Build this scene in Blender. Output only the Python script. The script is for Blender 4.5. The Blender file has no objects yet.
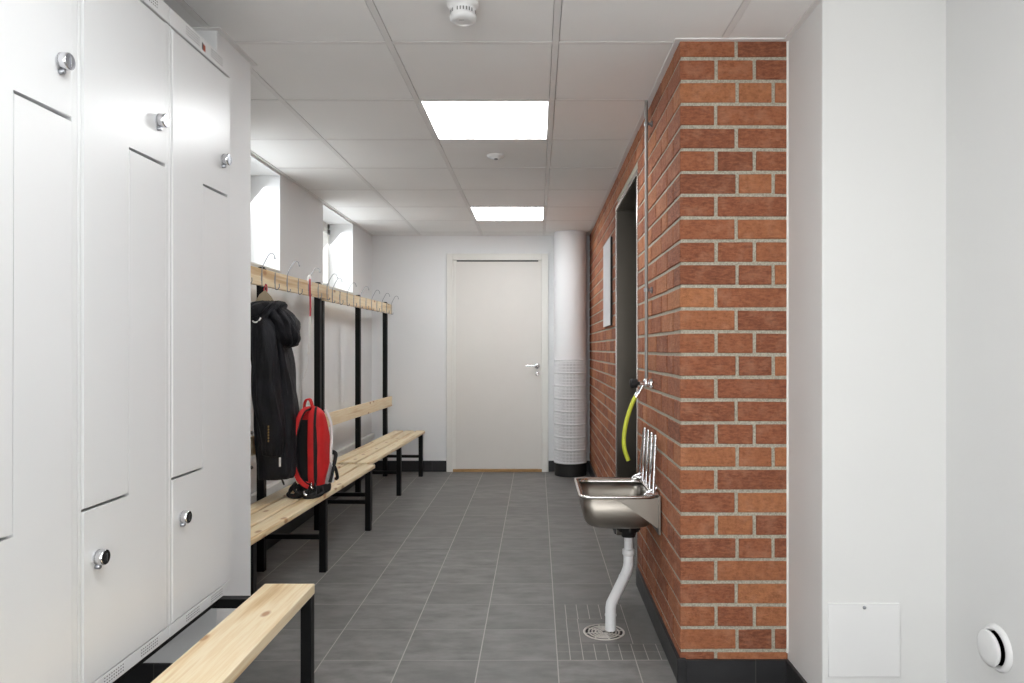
import bpy, bmesh, math, random
from mathutils import Vector, Matrix, noise
random.seed(7)
SC = bpy.context.scene
COL = SC.collection
PI = math.pi
CZ = 1.193      # camera height
CEIL = 2.298

# ------------------------------------------------------------------ materials
def srgb(r, g, b):
    def f(c):
        c /= 255.0
        return c / 12.92 if c <= 0.04045 else ((c + 0.055) / 1.055) ** 2.4
    return (f(r), f(g), f(b), 1.0)

class NT:
    def __init__(s, name):
        s.m = bpy.data.materials.new(name); s.m.use_nodes = True
        s.t = s.m.node_tree; s.b = s.t.nodes['Principled BSDF']
    def n(s, kind, **kw):
        nd = s.t.nodes.new(kind)
        for k, v in kw.items():
            if k in nd.inputs: nd.inputs[k].default_value = v
            else: setattr(nd, k, v)
        return nd
    def l(s, a, b): s.t.links.new(a, b)
    def coords(s, scale=(1, 1, 1), kind='Object'):
        tc = s.n('ShaderNodeTexCoord'); mp = s.n('ShaderNodeMapping')
        mp.inputs['Scale'].default_value = scale
        s.l(tc.outputs[kind], mp.inputs['Vector']); return mp.outputs['Vector']
    def noise(s, vec, scale, detail=3, rough=.5):
        nd = s.n('ShaderNodeTexNoise'); nd.inputs['Scale'].default_value = scale
        nd.inputs['Detail'].default_value = detail; nd.inputs['Roughness'].default_value = rough
        s.l(vec, nd.inputs['Vector']); return nd.outputs['Fac']
    def ramp(s, fac, stops):
        r = s.n('ShaderNodeValToRGB'); e = r.color_ramp.elements
        while len(e) < len(stops): e.new(.5)
        for i, (p, c) in enumerate(stops): e[i].position = p; e[i].color = c
        s.l(fac, r.inputs['Fac']); return r.outputs['Color']
    def mix(s, fac, a, b, mode='MIX'):
        m = s.n('ShaderNodeMix'); m.data_type = 'RGBA'; m.blend_type = mode
        for sock, v in ((m.inputs['Factor'], fac), (m.inputs['A'], a), (m.inputs['B'], b)): pass
        fi, ai, bi = m.inputs[0], m.inputs[6], m.inputs[7]
        for sock, v in ((fi, fac), (ai, a), (bi, b)):
            if hasattr(v, 'is_output'): s.l(v, sock)
            else: sock.default_value = v
        return m.outputs[2]
    def bump(s, h, strength=.3, dist=.002):
        b = s.n('ShaderNodeBump'); b.inputs['Strength'].default_value = strength
        b.inputs['Distance'].default_value = dist; s.l(h, b.inputs['Height'])
        s.l(b.outputs['Normal'], s.b.inputs['Normal'])
    def math(s, op, a, b=None):
        m = s.n('ShaderNodeMath'); m.operation = op
        for i, v in enumerate((a, b)):
            if v is None: continue
            if hasattr(v, 'is_output'): s.l(v, m.inputs[i])
            else: m.inputs[i].default_value = v
        return m.outputs[0]

def simple(name, col, rough=.5, metal=0., var=.04, scale=6, bump=0., bscale=300, coat=0.):
    q = NT(name); v = q.coords()
    f = q.noise(v, scale, 3)
    lo = tuple(c * (1 - var) for c in col[:3]) + (1,); hi = tuple(min(1, c * (1 + var)) for c in col[:3]) + (1,)
    q.l(q.ramp(f, [(.3, lo), (.7, hi)]), q.b.inputs['Base Color'])
    q.b.inputs['Roughness'].default_value = rough; q.b.inputs['Metallic'].default_value = metal
    if coat: q.b.inputs['Coat Weight'].default_value = coat
    if bump: q.bump(q.noise(v, bscale, 2), bump, .001)
    return q.m

M = {}
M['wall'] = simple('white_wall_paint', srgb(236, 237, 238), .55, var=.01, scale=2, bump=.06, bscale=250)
M['wallDim'] = simple('white_wall_paint_dimmed', srgb(220, 220, 219), .55, var=.01, scale=2, bump=.06, bscale=250)  # white paint darkened to offset strong light on the near right walls
M['ceil'] = simple('ceiling_tile_white', srgb(243, 243, 242), .85, var=.012, scale=3, bump=.1, bscale=500)
M['grid'] = simple('ceiling_grid_white', srgb(232, 231, 230), .5, var=.01)
M['dark'] = simple('dark_gap', srgb(30, 29, 28), .9)
M['joint'] = simple('ceiling_joint_grey', srgb(120, 118, 116), .9)
M['locker'] = simple('locker_white_lacquer', srgb(232, 233, 234), .3, var=.008, scale=3)
M['lockerhole'] = simple('vent_hole_grey', srgb(95, 94, 93), .9)
M['black'] = simple('black_powder_coat', srgb(8, 8, 9), .45, var=.1, scale=30)
M['chrome'] = simple('polished_chrome', srgb(225, 225, 228), .16, 1., var=.02)
M['wire'] = simple('bright_steel_wire', srgb(160, 162, 168), .3, 1., var=.03)
M['blackgloss'] = simple('black_gloss_face', srgb(25, 25, 27), .2)
M['door'] = simple('cream_door_paint', srgb(226, 223, 218), .42, var=.008)
M['frame'] = simple('white_door_frame_paint', srgb(232, 231, 226), .4, var=.008)
M['duct'] = simple('white_duct_lacquer', srgb(235, 236, 238), .5, var=.006)
M['plasticwhite'] = simple('white_plastic', srgb(226, 226, 226), .35, var=.01)
M['plasticgrey'] = simple('grey_slot', srgb(110, 110, 110), .6)
M['plateg'] = simple('matt_drain_plate', srgb(128, 126, 124), .45, .5)
M['grate'] = simple('satin_grate_steel', srgb(205, 200, 194), .4, .35)
M['greypipe'] = simple('satin_grey_pipe', srgb(150, 148, 146), .45, .6)
M['slotlight'] = simple('light_grey_slot', srgb(160, 161, 163), .6)
M['pipe'] = simple('white_pvc', srgb(225, 226, 228), .35, var=.01)
M['rubber'] = simple('black_rubber', srgb(22, 22, 23), .6)
M['hose'] = simple('yellow_hose', srgb(196, 204, 60), .4, var=.06, scale=40)
M['hosetip'] = simple('grey_hose_stripe', srgb(120, 128, 60), .5)
M['thresh'] = simple('oak_threshold', srgb(178, 140, 92), .5, var=.12, scale=20)
M['red'] = simple('red_nylon', srgb(205, 34, 36), .62, var=.12, scale=18, bump=.35, bscale=420)
M['redmesh'] = simple('dark_red_mesh', srgb(120, 22, 28), .8, var=.2, scale=80)
M['packwhite'] = simple('white_trim_fabric', srgb(232, 230, 228), .6)
M['packblack'] = simple('black_webbing', srgb(20, 20, 22), .75, var=.15, scale=60, bump=.4, bscale=500)
M['packgrey'] = simple('grey_mesh_fabric', srgb(150, 145, 145), .8, var=.2, scale=90)
M['coatlining'] = simple('beige_lining', srgb(170, 155, 130), .8, var=.1)
M['strapred'] = simple('red_ribbon', srgb(196, 78, 88), .7)
M['strapwhite'] = simple('white_ribbon', srgb(228, 226, 222), .7)
M['copper'] = simple('orange_brown_print', srgb(176, 80, 50), .6)
M['khaki'] = simple('tan_print', srgb(140, 112, 60), .7)
M['glazed'] = simple('light_grey_board', srgb(206, 207, 210), .3)
M['wallcap'] = simple('blind_cap_paint', srgb(218, 219, 222), .45, var=.01)

M['black'].node_tree.nodes['Principled BSDF'].inputs['Specular IOR Level'].default_value = .22
# jacket fabric
q = NT('black_shell_fabric'); v = q.coords()
f = q.noise(v, 9, 4); q.l(q.ramp(f, [(.3, srgb(11, 11, 14)), (.7, srgb(29, 29, 35))]), q.b.inputs['Base Color'])
q.b.inputs['Roughness'].default_value = .62; q.b.inputs['Specular IOR Level'].default_value = .3
v2 = q.coords((1, 1, .35)); h = q.noise(v2, 22, 5, .6); q.bump(h, 1.0, .02); M['coat'] = q.m

# brushed steel
def steel(name, col, rough, sc=(2, 400, 2)):
    q = NT(name); v = q.coords(sc); f = q.noise(v, 3, 2)
    q.l(q.ramp(f, [(.3, tuple(c * .93 for c in col[:3]) + (1,)), (.7, col)]), q.b.inputs['Base Color'])
    q.b.inputs['Metallic'].default_value = 1.; q.b.inputs['Roughness'].default_value = rough
    q.bump(f, .05, .0005); return q.m
M['steel'] = steel('brushed_stainless', srgb(160, 154, 146), .38)
M['steelrim'] = steel('polished_rim_stainless', srgb(215, 212, 208), .22)
M['steelDark'] = steel('brushed_dark_stainless', srgb(112, 107, 100), .3, (1, 1, 300))

# pine
def pine(name, seed=0.):
    q = NT(name); tc = q.n('ShaderNodeTexCoord'); oi = q.n('ShaderNodeObjectInfo')
    add = q.n('ShaderNodeVectorMath'); add.operation = 'ADD'
    q.l(tc.outputs['Object'], add.inputs[0])
    cx = q.n('ShaderNodeCombineXYZ'); q.l(q.math('MULTIPLY', oi.outputs['Random'], 9.), cx.inputs[0]); q.l(q.math('MULTIPLY', oi.outputs['Random'], 31.), cx.inputs[1])
    q.l(cx.outputs[0], add.inputs[1])
    mp = q.n('ShaderNodeMapping'); mp.inputs['Scale'].default_value = (15, .8, 15); q.l(add.outputs[0], mp.inputs['Vector'])
    g = q.noise(mp.outputs[0], 1.6, 4, .55)
    base = q.ramp(g, [(.3, srgb(206, 170, 120)), (.42, srgb(232, 206, 164)), (.5, srgb(244, 227, 194)), (.58, srgb(236, 212, 172)), (.66, srgb(245, 229, 198)), (.76, srgb(214, 180, 130))])
    sx_ = q.n('ShaderNodeSeparateXYZ'); q.l(add.outputs[0], sx_.inputs[0]); cb = q.n('ShaderNodeCombineXYZ')
    q.l(q.math('MULTIPLY', q.math('ADD', sx_.outputs[0], sx_.outputs[2]), 10.), cb.inputs[0]); q.l(q.math('MULTIPLY', sx_.outputs[1], 5.), cb.inputs[1])
    vo = q.n('ShaderNodeTexVoronoi'); vo.voronoi_dimensions = '2D'; vo.inputs['Scale'].default_value = 1.0; q.l(cb.outputs[0], vo.inputs['Vector'])
    k = q.n('ShaderNodeMapRange'); k.inputs[1].default_value = .07; k.inputs[2].default_value = .15; k.inputs[3].default_value = 1; k.inputs[4].default_value = 0
    q.l(vo.outputs['Distance'], k.inputs[0])
    sep = q.n('ShaderNodeSeparateColor'); q.l(vo.outputs['Color'], sep.inputs[0])
    on = q.math('GREATER_THAN', sep.outputs[0], .70)
    kf = q.math('MULTIPLY', q.math('MULTIPLY', k.outputs[0], on), .75)
    q.l(q.mix(kf, base, srgb(166, 106, 54)), q.b.inputs['Base Color'])
    q.b.inputs['Roughness'].default_value = .42; q.bump(g, .12, .001)
    return q.m
M['pine'] = pine('clear_lacquered_pine')

# brick (colour per brick from an attribute)
q = NT('red_brick'); at = q.n('ShaderNodeAttribute'); at.attribute_name = 'brick'
v = q.coords(); n1 = q.noise(v, 70, 6, .75); n2 = q.noise(v, 14, 4, .6)
vs_ = q.coords((1, 1, 3.2)); n3 = q.noise(vs_, 38, 4, .65)
sep = q.n('ShaderNodeSeparateColor'); q.l(at.outputs['Color'], sep.inputs[0])
base = q.ramp(sep.outputs[0], [(0, srgb(124, 72, 50)), (.3, srgb(141, 82, 56)), (.65, srgb(156, 95, 63)), (1, srgb(178, 117, 76))])
d1 = q.ramp(n1, [(.35, (1, 1, 1, 1)), (.58, (0, 0, 0, 1))])
b2 = q.mix(q.math('MULTIPLY', d1, .5), base, srgb(88, 46, 32))
d3 = q.ramp(n3, [(.42, (0, 0, 0, 1)), (.72, (1, 1, 1, 1))])
b2 = q.mix(q.math('MULTIPLY', d3, .45), b2, srgb(196, 126, 88))
sp = q.ramp(n2, [(.5, (0, 0, 0, 1)), (.72, (1, 1, 1, 1))])
b3 = q.mix(q.math('MULTIPLY', sp, .28), b2, srgb(206, 152, 122))
q.l(b3, q.b.inputs['Base Color']); q.b.inputs['Roughness'].default_value = .85
q.bump(q.math('ADD', n1, n3), 1.0, .006); M['brick'] = q.m
q = NT('grey_mortar'); v = q.coords(); n1 = q.noise(v, 160, 3)
q.l(q.ramp(n1, [(.3, srgb(146, 141, 127)), (.7, srgb(190, 184, 168))]), q.b.inputs['Base Color'])
q.b.inputs['Roughness'].default_value = .95; q.bump(q.noise(v, 220, 4), .8, .003); M['mortar'] = q.m

# tiles : grid of joints in world metres
def tilemat(name, c0, c1, joint, px, py, ox, oy, rough=.42, jw=.0022, vertical=False):
    q = NT(name)
    tc = q.n('ShaderNodeTexCoord'); sep = q.n('ShaderNodeSeparateXYZ'); q.l(tc.outputs['Object'], sep.inputs[0])
    def line(out, p, o, w):
        a = q.math('SUBTRACT', out, o); a = q.math('DIVIDE', a, p); fr = q.math('FRACT', a)
        d = q.math('MINIMUM', fr, q.math('SUBTRACT', 1.0, fr)); d = q.math('MULTIPLY', d, p)
        return q.math('LESS_THAN', d, w), q.math('FLOOR', a)
    lx, ix = line(sep.outputs[0], px, ox, jw); ly, iy = line(sep.outputs[1], py, oy, jw * .72)
    cmb = q.n('ShaderNodeCombineXYZ'); q.l(ix, cmb.inputs[0]); q.l(iy, cmb.inputs[1])
    wn = q.n('ShaderNodeTexWhiteNoise'); wn.noise_dimensions = '3D'; q.l(cmb.outputs[0], wn.inputs[0])
    add = q.n('ShaderNodeVectorMath'); add.operation = 'ADD'; q.l(tc.outputs['Object'], add.inputs[0])
    sc = q.n('ShaderNodeVectorMath'); sc.operation = 'SCALE'; sc.inputs['Scale'].default_value = 7.; q.l(wn.outputs['Color'], sc.inputs[0]); q.l(sc.outputs[0], add.inputs[1])
    mp = q.n('ShaderNodeMapping'); mp.inputs['Scale'].default_value = (2.0, 4.2, 4); q.l(add.outputs[0], mp.inputs['Vector'])
    n1 = q.noise(mp.outputs[0], 3.2, 6, .62)
    base = q.ramp(n1, [(.3, c0), (.7, c1)])
    base = q.mix(q.math('MULTIPLY', wn.outputs['Value'], .45), base, c0)
    jt = q.math('MAXIMUM', lx, ly)
    # thinner contrast for the cross joints
    jf = q.math('MAXIMUM', lx, q.math('MULTIPLY', ly, .8))
    q.l(q.mix(jf, base, joint), q.b.inputs['Base Color'])
    r = q.n('ShaderNodeMapRange'); r.inputs[3].default_value = rough - .06; r.inputs[4].default_value = rough + .12; q.l(n1, r.inputs[0])
    q.l(r.outputs[0], q.b.inputs['Roughness'])
    hh = q.math('SUBTRACT', q.math('MULTIPLY', n1, .5), jt); q.bump(hh, .35, .0015)
    q.b.inputs['Specular IOR Level'].default_value = .4
    return q.m
FT = (srgb(98, 97, 96), srgb(142, 140, 138))
M['floor'] = tilemat('anthracite_floor_tile', FT[0], FT[1], srgb(168, 164, 158), .3, .3, .0785, .06)
M['base'] = tilemat('black_skirting_tile', srgb(34, 34, 36), srgb(48, 48, 50), srgb(76, 74, 72), .3, .3, .18, .1, .4, .0012)
M['mosaic'] = simple('cut_floor_tile', srgb(106, 105, 103), .45, var=.1, scale=25)
M['grout'] = simple('light_grout', srgb(176, 172, 166), .9)

def emis(name, col, s):
    q = NT(name); q.b.inputs['Base Color'].default_value = (.9, .9, .9, 1)
    q.b.inputs['Emission Color'].default_value = col; q.b.inputs['Emission Strength'].default_value = s; return q.m
M['lamp'] = emis('led_panel_glow', (.965, .99, 1, 1), 13)
q = NT('window_glass'); q.t.nodes.remove(q.b)
tr = q.n('ShaderNodeBsdfTransparent'); gl = q.n('ShaderNodeBsdfGlossy'); gl.inputs['Roughness'].default_value = .02; ms = q.n('ShaderNodeMixShader'); ms.inputs[0].default_value = .07
q.l(tr.outputs[0], ms.inputs[1]); q.l(gl.outputs[0], ms.inputs[2]); q.l(ms.outputs[0], q.t.nodes['Material Output'].inputs['Surface']); M['glass'] = q.m

# ------------------------------------------------------------------ mesh builder
class MB:
    def __init__(s): s.bm = bmesh.new()
    def _mi(s, n0, mi, smooth):
        s.bm.faces.ensure_lookup_table()
        for f in s.bm.faces[n0:]: f.material_index = mi; f.smooth = smooth
    def box(s, x0, x1, y0, y1, z0, z1, bev=0., mi=0, seg=2, mat=None):
        n0 = len(s.bm.faces)
        vs = [s.bm.verts.new((x, y, z)) for x in (x0, x1) for y in (y0, y1) for z in (z0, z1)]
        F = [(0, 1, 3, 2), (4, 6, 7, 5), (0, 4, 5, 1), (2, 3, 7, 6), (0, 2, 6, 4), (1, 5, 7, 3)]
        fs = [s.bm.faces.new([vs[i] for i in f]) for f in F]
        if mat: bmesh.ops.transform(s.bm, matrix=mat, verts=vs)
        for f in fs: f.material_index = mi
        if bev:
            es = list({e for f in fs for e in f.edges})
            r = bmesh.ops.bevel(s.bm, geom=es, offset=bev, segments=seg, affect='EDGES', profile=.5)
            for f in r['faces']: f.material_index = mi; f.smooth = True
        return s
    def prism(s, pts, axis, a, b, mi=0):
        # pts 2D polygon; extruded along axis between a and b
        def P(p, t):
            return {'x': (t, p[0], p[1]), 'y': (p[0], t, p[1]), 'z': (p[0], p[1], t)}[axis]
        A = [s.bm.verts.new(P(p, a)) for p in pts]; B = [s.bm.verts.new(P(p, b)) for p in pts]
        n = len(pts); fs = [s.bm.faces.new(A), s.bm.faces.new(B[::-1])]
        for i in range(n): fs.append(s.bm.faces.new([A[i], B[i], B[(i + 1) % n], A[(i + 1) % n]]))
        for f in fs: f.material_index = mi
        return s
    def rings(s, R, caps=(True, True), mi=0, smooth=True, closed=True):
        V = [[s.bm.verts.new(p) for p in r] for r in R]; n = len(R[0]); fs = []
        for a, b in zip(V[:-1], V[1:]):
            for i in range(n if closed else n - 1):
                fs.append(s.bm.faces.new([a[i], a[(i + 1) % n], b[(i + 1) % n], b[i]]))
        for f in fs: f.smooth = smooth
        for on, ring in ((caps[0], V[0][::-1]), (caps[1], V[-1])):
            if on:
                cf = s.bm.faces.new(ring); fs.append(cf)
                for e in cf.edges: e.smooth = False
        for f in fs: f.material_index = mi
        return s
    def lathe(s, prof, c=(0, 0, 0), axis='z', n=32, caps=(True, True), mi=0, smooth=True):
        R = []
        for r, h in prof:
            ring = []
            for i in range(n):
                a = 2 * PI * i / n; u, w = r * math.cos(a), r * math.sin(a)
                p = {'z': (u, w, h), 'x': (h, u, w), 'y': (w, h, u)}[axis]
                ring.append((c[0] + p[0], c[1] + p[1], c[2] + p[2]))
            R.append(ring)
        return s.rings(R, caps, mi, smooth)
    def tube(s, pts, r, n=10, mi=0, caps=(True, True), flat=None):
        pts = [Vector(p) for p in pts]; rr = r if isinstance(r, (list, tuple)) else [r] * len(pts)
        R = []; up = None
        for i, p in enumerate(pts):
            if i == 0: t = pts[1] - p
            elif i == len(pts) - 1: t = p - pts[-2]
            else: t = (pts[i + 1] - p).normalized() + (p - pts[i - 1]).normalized()
            t.normalize()
            if up is None:
                up = Vector((0, 0, 1)) if abs(t.z) < .9 else Vector((1, 0, 0))
                if flat: up = Vector(flat[2])
            a = t.cross(up); a = a.normalized() if a.length > 1e-6 else Vector((1, 0, 0)); b = a.cross(t).normalized()
            if not flat: up = b
            ring = []
            for k in range(n):
                th = 2 * PI * k / n
                if flat:
                    cu, su = math.cos(th), math.sin(th)
                    cu = math.copysign(abs(cu) ** .5, cu); su = math.copysign(abs(su) ** .5, su)
                    ring.append(p + a * flat[0] * cu + b * flat[1] * su)
                else: ring.append(p + a * rr[i] * math.cos(th) + b * rr[i] * math.sin(th))
            R.append(ring)
        return s.rings(R, caps, mi)
    def build(s, name, mats, parent=None, loc=None, fixn=True, sub=0):
        if fixn: bmesh.ops.recalc_face_normals(s.bm, faces=s.bm.faces)
        me = bpy.data.meshes.new(name); s.bm.to_mesh(me); s.bm.free()
        o = bpy.data.objects.new(name, me); COL.objects.link(o)
        for m in (mats if isinstance(mats, (list, tuple)) else [mats]): me.materials.append(M[m] if isinstance(m, str) else m)
        if parent: o.parent = parent
        if loc: o.location = loc
        if sub:
            md = o.modifiers.new('s', 'SUBSURF'); md.levels = sub; md.render_levels = sub
        return o

def curve(pts, n=8):
    # Catmull-Rom
    P = [Vector(p) for p in pts]; P = [P[0] * 2 - P[1]] + P + [P[-1] * 2 - P[-2]]; out = []
    for i in range(1, len(P) - 2):
        for k in range(n):
            t = k / n; a, b, c, d = P[i - 1], P[i], P[i + 1], P[i + 2]
            out.append(.5 * ((2 * b) + (c - a) * t + (2 * a - 5 * b + 4 * c - d) * t * t + (3 * b - a - 3 * c + d) * t ** 3))
    out.append(P[-2]); return out

def tag(o, label, cat, group=None, kind=None):
    o['label'] = label; o['category'] = cat
    if group: o['group'] = group
    if kind: o['kind'] = kind
    return o
def empty(name, loc, label, cat, rz=0, group=None):
    o = bpy.data.objects.new(name, None); COL.objects.link(o); o.location = loc; o.rotation_euler = (0, 0, rz)
    o.empty_display_size = .1; return tag(o, label, cat, group)
def struct(mb, name, mats, label=None):
    o = mb.build(name, mats); o['kind'] = 'structure'; o['label'] = label or name.replace('_', ' '); o['category'] = name.split('_')[0]; return o
def L(v, o): return (v[0] - o[0], v[1] - o[1], v[2] - o[2])

def daylight(name, loc, rot, sx, sy, e, col=(.93, .97, 1)):
    ld = bpy.data.lights.new(name, 'AREA'); ld.shape = 'RECTANGLE'; ld.size = sx; ld.size_y = sy; ld.energy = e; ld.color = col
    lo = bpy.data.objects.new(name, ld); COL.objects.link(lo); lo.location = loc; lo.rotation_euler = rot

# ------------------------------------------------------------------ room shell
XL, XB, YF = -1.61, .512, 7.01
YC = 2.578; XE = .899; YA = 2.27; XR = 1.29; YB = -3.1
# floor
b = MB(); b.box(XL - .3, XR + .2, YB - .2, YF + .15, -.1, 0); struct(b, 'floor', 'floor', 'anthracite square floor tiles with pale joints')
# ceiling : tiles, runners, joints
b = MB(); b.box(XL - .3, XR + .2, YB - .2, YF + .15, CEIL + .03, CEIL + .12, mi=2)
gx = [-1.733 + .6 * i for i in range(7)]; gy = [-3.4 + .6 * i for i in range(19)]
lights = {(2, 11), (2, 15), (2, 7), (2, 3)}
lit = []
for i in range(len(gx) - 1):
    for j in range(len(gy) - 1):
        x0, x1, y0, y1 = gx[i] + .0135, gx[i + 1] - .0135, gy[j] + .0105, gy[j + 1] - .0135
        if (i, j) in lights: lit.append((gx[i], gx[i + 1], gy[j], gy[j + 1])); continue
        x0 = max(x0, XL); x1 = min(x1, XR); y0 = max(y0, YB); y1 = min(y1, YF)
        if x1 - x0 < .01 or y1 - y0 < .01: continue
        b.box(x0, x1, y0, y1, CEIL, CEIL + .035)
for x in gx:
    if XL < x < XR: b.box(x - .0115, x + .0115, YB, YF, CEIL - .0015, CEIL + .03, mi=1)
for y in gy: b.box(XL, XR, y - .0100, y + .0100, CEIL - .001, CEIL + .02, mi=1)
struct(b, 'ceiling', ['ceil', 'grid', 'joint'], 'suspended ceiling of white square tiles')
# walls
b = MB(); b.box(XL - .3, XR + .2, YF, YF + .12, 0, CEIL + .03); struct(b, 'wall_far', 'wall', 'white wall behind the door')
b = MB(); RW = (-1.2, .95, .12, 2.16)  # opening for a made-up window behind the camera
b.box(XL - .3, RW[0], YB - .15, YB, 0, CEIL + .03); b.box(RW[1], XR + .2, YB - .15, YB, 0, CEIL + .03)
b.box(RW[0], RW[1], YB - .15, YB, 0, RW[2]); b.box(RW[0], RW[1], YB - .15, YB, RW[3], CEIL + .03); struct(b, 'wall_rear', 'wall', 'white rear wall with an added window opening')
b = MB(); mid = (RW[0] + RW[1]) / 2
for x in (RW[0], mid - .03, RW[1] - .06): b.box(x, x + .06, YB - .12, YB - .05, RW[2], RW[3], .004)
b.box(RW[0], RW[1], YB - .12, YB - .05, RW[2], RW[2] + .06, .004); b.box(RW[0], RW[1], YB - .12, YB - .05, RW[3] - .06, RW[3], .004)
w3 = struct(b, 'window_3', 'frame', 'added unseen window in the rear wall, for fill light')
for x0, x1 in ((RW[0] + .06, mid - .03), (mid + .03, RW[1] - .06)):
    g = MB(); g.box(x0, x1, YB - .09, YB - .084, RW[2] + .06, RW[3] - .06); g.build('pane', 'glass', w3)
daylight('added_rear_fill', (mid, YB - .02, (RW[2] + RW[3]) / 2), (PI / 2 + math.radians(52), 0, 0), RW[1] - RW[0] - .1, RW[3] - RW[2] - .5, 92, (1, .995, .97))  # added fill light from behind the camera, tilted up to brighten the ceiling
WX = XL - .215
b = MB(); SZ, TZ = 1.67, 2.279
NW = (-1.5, .75, .75, 2.12)  # opening for a made-up window out of view, before the lockers
b.box(WX - .08, XL, NW[1], YF, 0, SZ); b.box(WX - .08, XL, YB, YF, TZ, CEIL + .03)
b.box(WX - .08, XL, YB, NW[0], 0, TZ); b.box(WX - .08, XL, NW[0], NW[1], 0, NW[2]); b.box(WX - .08, XL, NW[0], NW[1], NW[3], TZ)
wy = [(3.64, 4.51), (5.417, 6.29)]
seg = [(NW[1], wy[0][0]), (wy[0][1], wy[1][0]), (wy[1][1], YF)]
for a, c in seg: b.box(WX - .08, XL, a, c, SZ, TZ)
struct(b, 'wall_left', 'wall', 'white window wall behind the benches')
b = MB(); b.box(XL, -1.107, 2.49, 2.787, 0, CEIL + .03, bev=.004); struct(b, 'wall_pier', 'wall', 'white wall pier at the end of the lockers')
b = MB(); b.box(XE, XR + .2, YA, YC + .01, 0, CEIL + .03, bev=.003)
struct(b, 'wall_alcove', 'wallDim', 'white boxed-out wall beside the brick')
b = MB(); b.box(XR, XR + .2, YB, YA, 0, CEIL + .03); struct(b, 'wall_right', 'wallDim', 'white wall on the right')
# windows
for k, (a, c) in enumerate(wy):
    b = MB(); x0, x1 = WX - .05, WX + .012
    fw = .055
    b.box(x0, x1, a, c, SZ, SZ + fw, .004); b.box(x0, x1, a, c, TZ - fw, TZ, .004)
    b.box(x0, x1, a, a + fw, SZ, TZ, .004); b.box(x0, x1, c - fw, c, SZ, TZ, .004)
    b.box(x0 + .01, x1 + .012, a + fw, c - fw, TZ - fw - .035, TZ - fw, .003); b.box(x0 + .01, x1 + .012, a + fw, c - fw, SZ + fw, SZ + fw + .035, .003)
    b.box(x0 + .01, x1 + .012, a + fw, a + fw + .035, SZ + fw, TZ - fw, .003); b.box(x0 + .01, x1 + .012, c - fw - .035, c - fw, SZ + fw, TZ - fw, .003)
    w = struct(b, 'window_%d' % (k + 1), 'frame', 'white framed high window in the left wall, %s' % ('nearer one' if k == 0 else 'farther one'))
    daylight('window_daylight', (x0 - .03, (a + c) / 2, (SZ + TZ) / 2), (0, -PI / 2 + math.radians(40), 0), TZ - SZ, c - a, 7)
    g = MB(); g.box(x0 + .024, x0 + .03, a + fw, c - fw, SZ + fw, TZ - fw); g.build('pane', 'glass', w)
    h = MB(); h.box(x1 + .01, x1 + .03, c - .1, c - .075, TZ - .1, TZ - .06, .003); h.build('hinge', 'plasticgrey', w)
    s_ = MB(); s_.box(WX, XL + .012, a + .001, c - .001, SZ, SZ + .012, .003); s_.build('sill', 'frame', w)

b = MB(); x0, x1 = WX - .05, WX + .012
for e in ((NW[0], NW[1], NW[2], NW[2] + .06), (NW[0], NW[1], NW[3] - .06, NW[3]), (NW[0], NW[0] + .06, NW[2], NW[3]), (NW[1] - .06, NW[1], NW[2], NW[3]), (-.405, -.345, NW[2], NW[3])): b.box(x0, x1, *e, .003)
w = struct(b, 'window_4', 'frame', 'added unseen window in the left wall before the lockers, for fill light')
daylight('added_side_fill', (x0 - .03, (NW[0] + NW[1]) / 2, (NW[2] + NW[3]) / 2), (0, -PI / 2 + math.radians(-25), 0), NW[3] - NW[2] - .1, NW[1] - NW[0] - .1, 19, (1, .99, .97))  # added fill light for the brick side and right-hand walls
for ya_, yb_ in ((NW[0] + .06, -.405), (-.345, NW[1] - .06)):
    g = MB(); g.box(x0 + .024, x0 + .03, ya_, yb_, NW[2] + .06, NW[3] - .06); g.build('pane', 'glass', w)

# brick wall --------------------------------------------------------
OP0, OP1, OPT, OPD = 3.665, 4.62, 2.085, .75
rec = .005
b = MB(); mo = 0
X0 = XB + rec
b.box(X0, XE, YC + rec, OP0, 0, CEIL + .03)
b.box(X0, OPD + .1, OP1, YF, 0, CEIL + .03); b.box(X0, OPD + .1, OP0, OP1, OPT, CEIL + .03); b.box(OPD, OPD + .1, OP0, OP1, 0, OPT)
for f in b.bm.faces: f.material_index = 1
lay = b.bm.loops.layers.float_color.new('brick')
MJ = .0062; PITCH = .0816; Z0 = 1.2546
def brick(x0, x1, y0, y1, z0, z1):
    if x1 - x0 < .004 or y1 - y0 < .004 or z1 - z0 < .004: return
    c = random.random(); c = .5 + (c - .5) * .95
    j = lambda: random.uniform(-.0012, .0012)
    vs = []
    for x in (x0, x1):
        for y in (y0, y1):
            for z in (z0, z1):
                fx = x + (j() * .8 if x < x0 + 1e-6 else 0); vs.append(b.bm.verts.new((fx, y + j() * .8, z + j())))
    fs = [b.bm.faces.new([vs[i] for i in f]) for f in [(0, 1, 3, 2), (4, 6, 7, 5), (0, 4, 5, 1), (2, 3, 7, 6), (0, 2, 6, 4), (1, 5, 7, 3)]]
    es = list({e for f in fs for e in f.edges})
    r = bmesh.ops.bevel(b.bm, geom=es, offset=.0022, segments=1, affect='EDGES')
    allf = {f for v in r['verts'] for f in v.link_faces}
    for f in allf:
        f.material_index = 0
        for lp in f.loops: lp[lay] = (c, c, c, 1)
S, H = .2625, .1325
frontJ = {0: [.2055, .3345], 1: [.129], 2: [.2020], 3: [.130, .267]}   # A,B,C,D joints measured from the corner
sideStart = {0: .130, 1: .255, 2: .130, 3: .255}
n = -16
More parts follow.
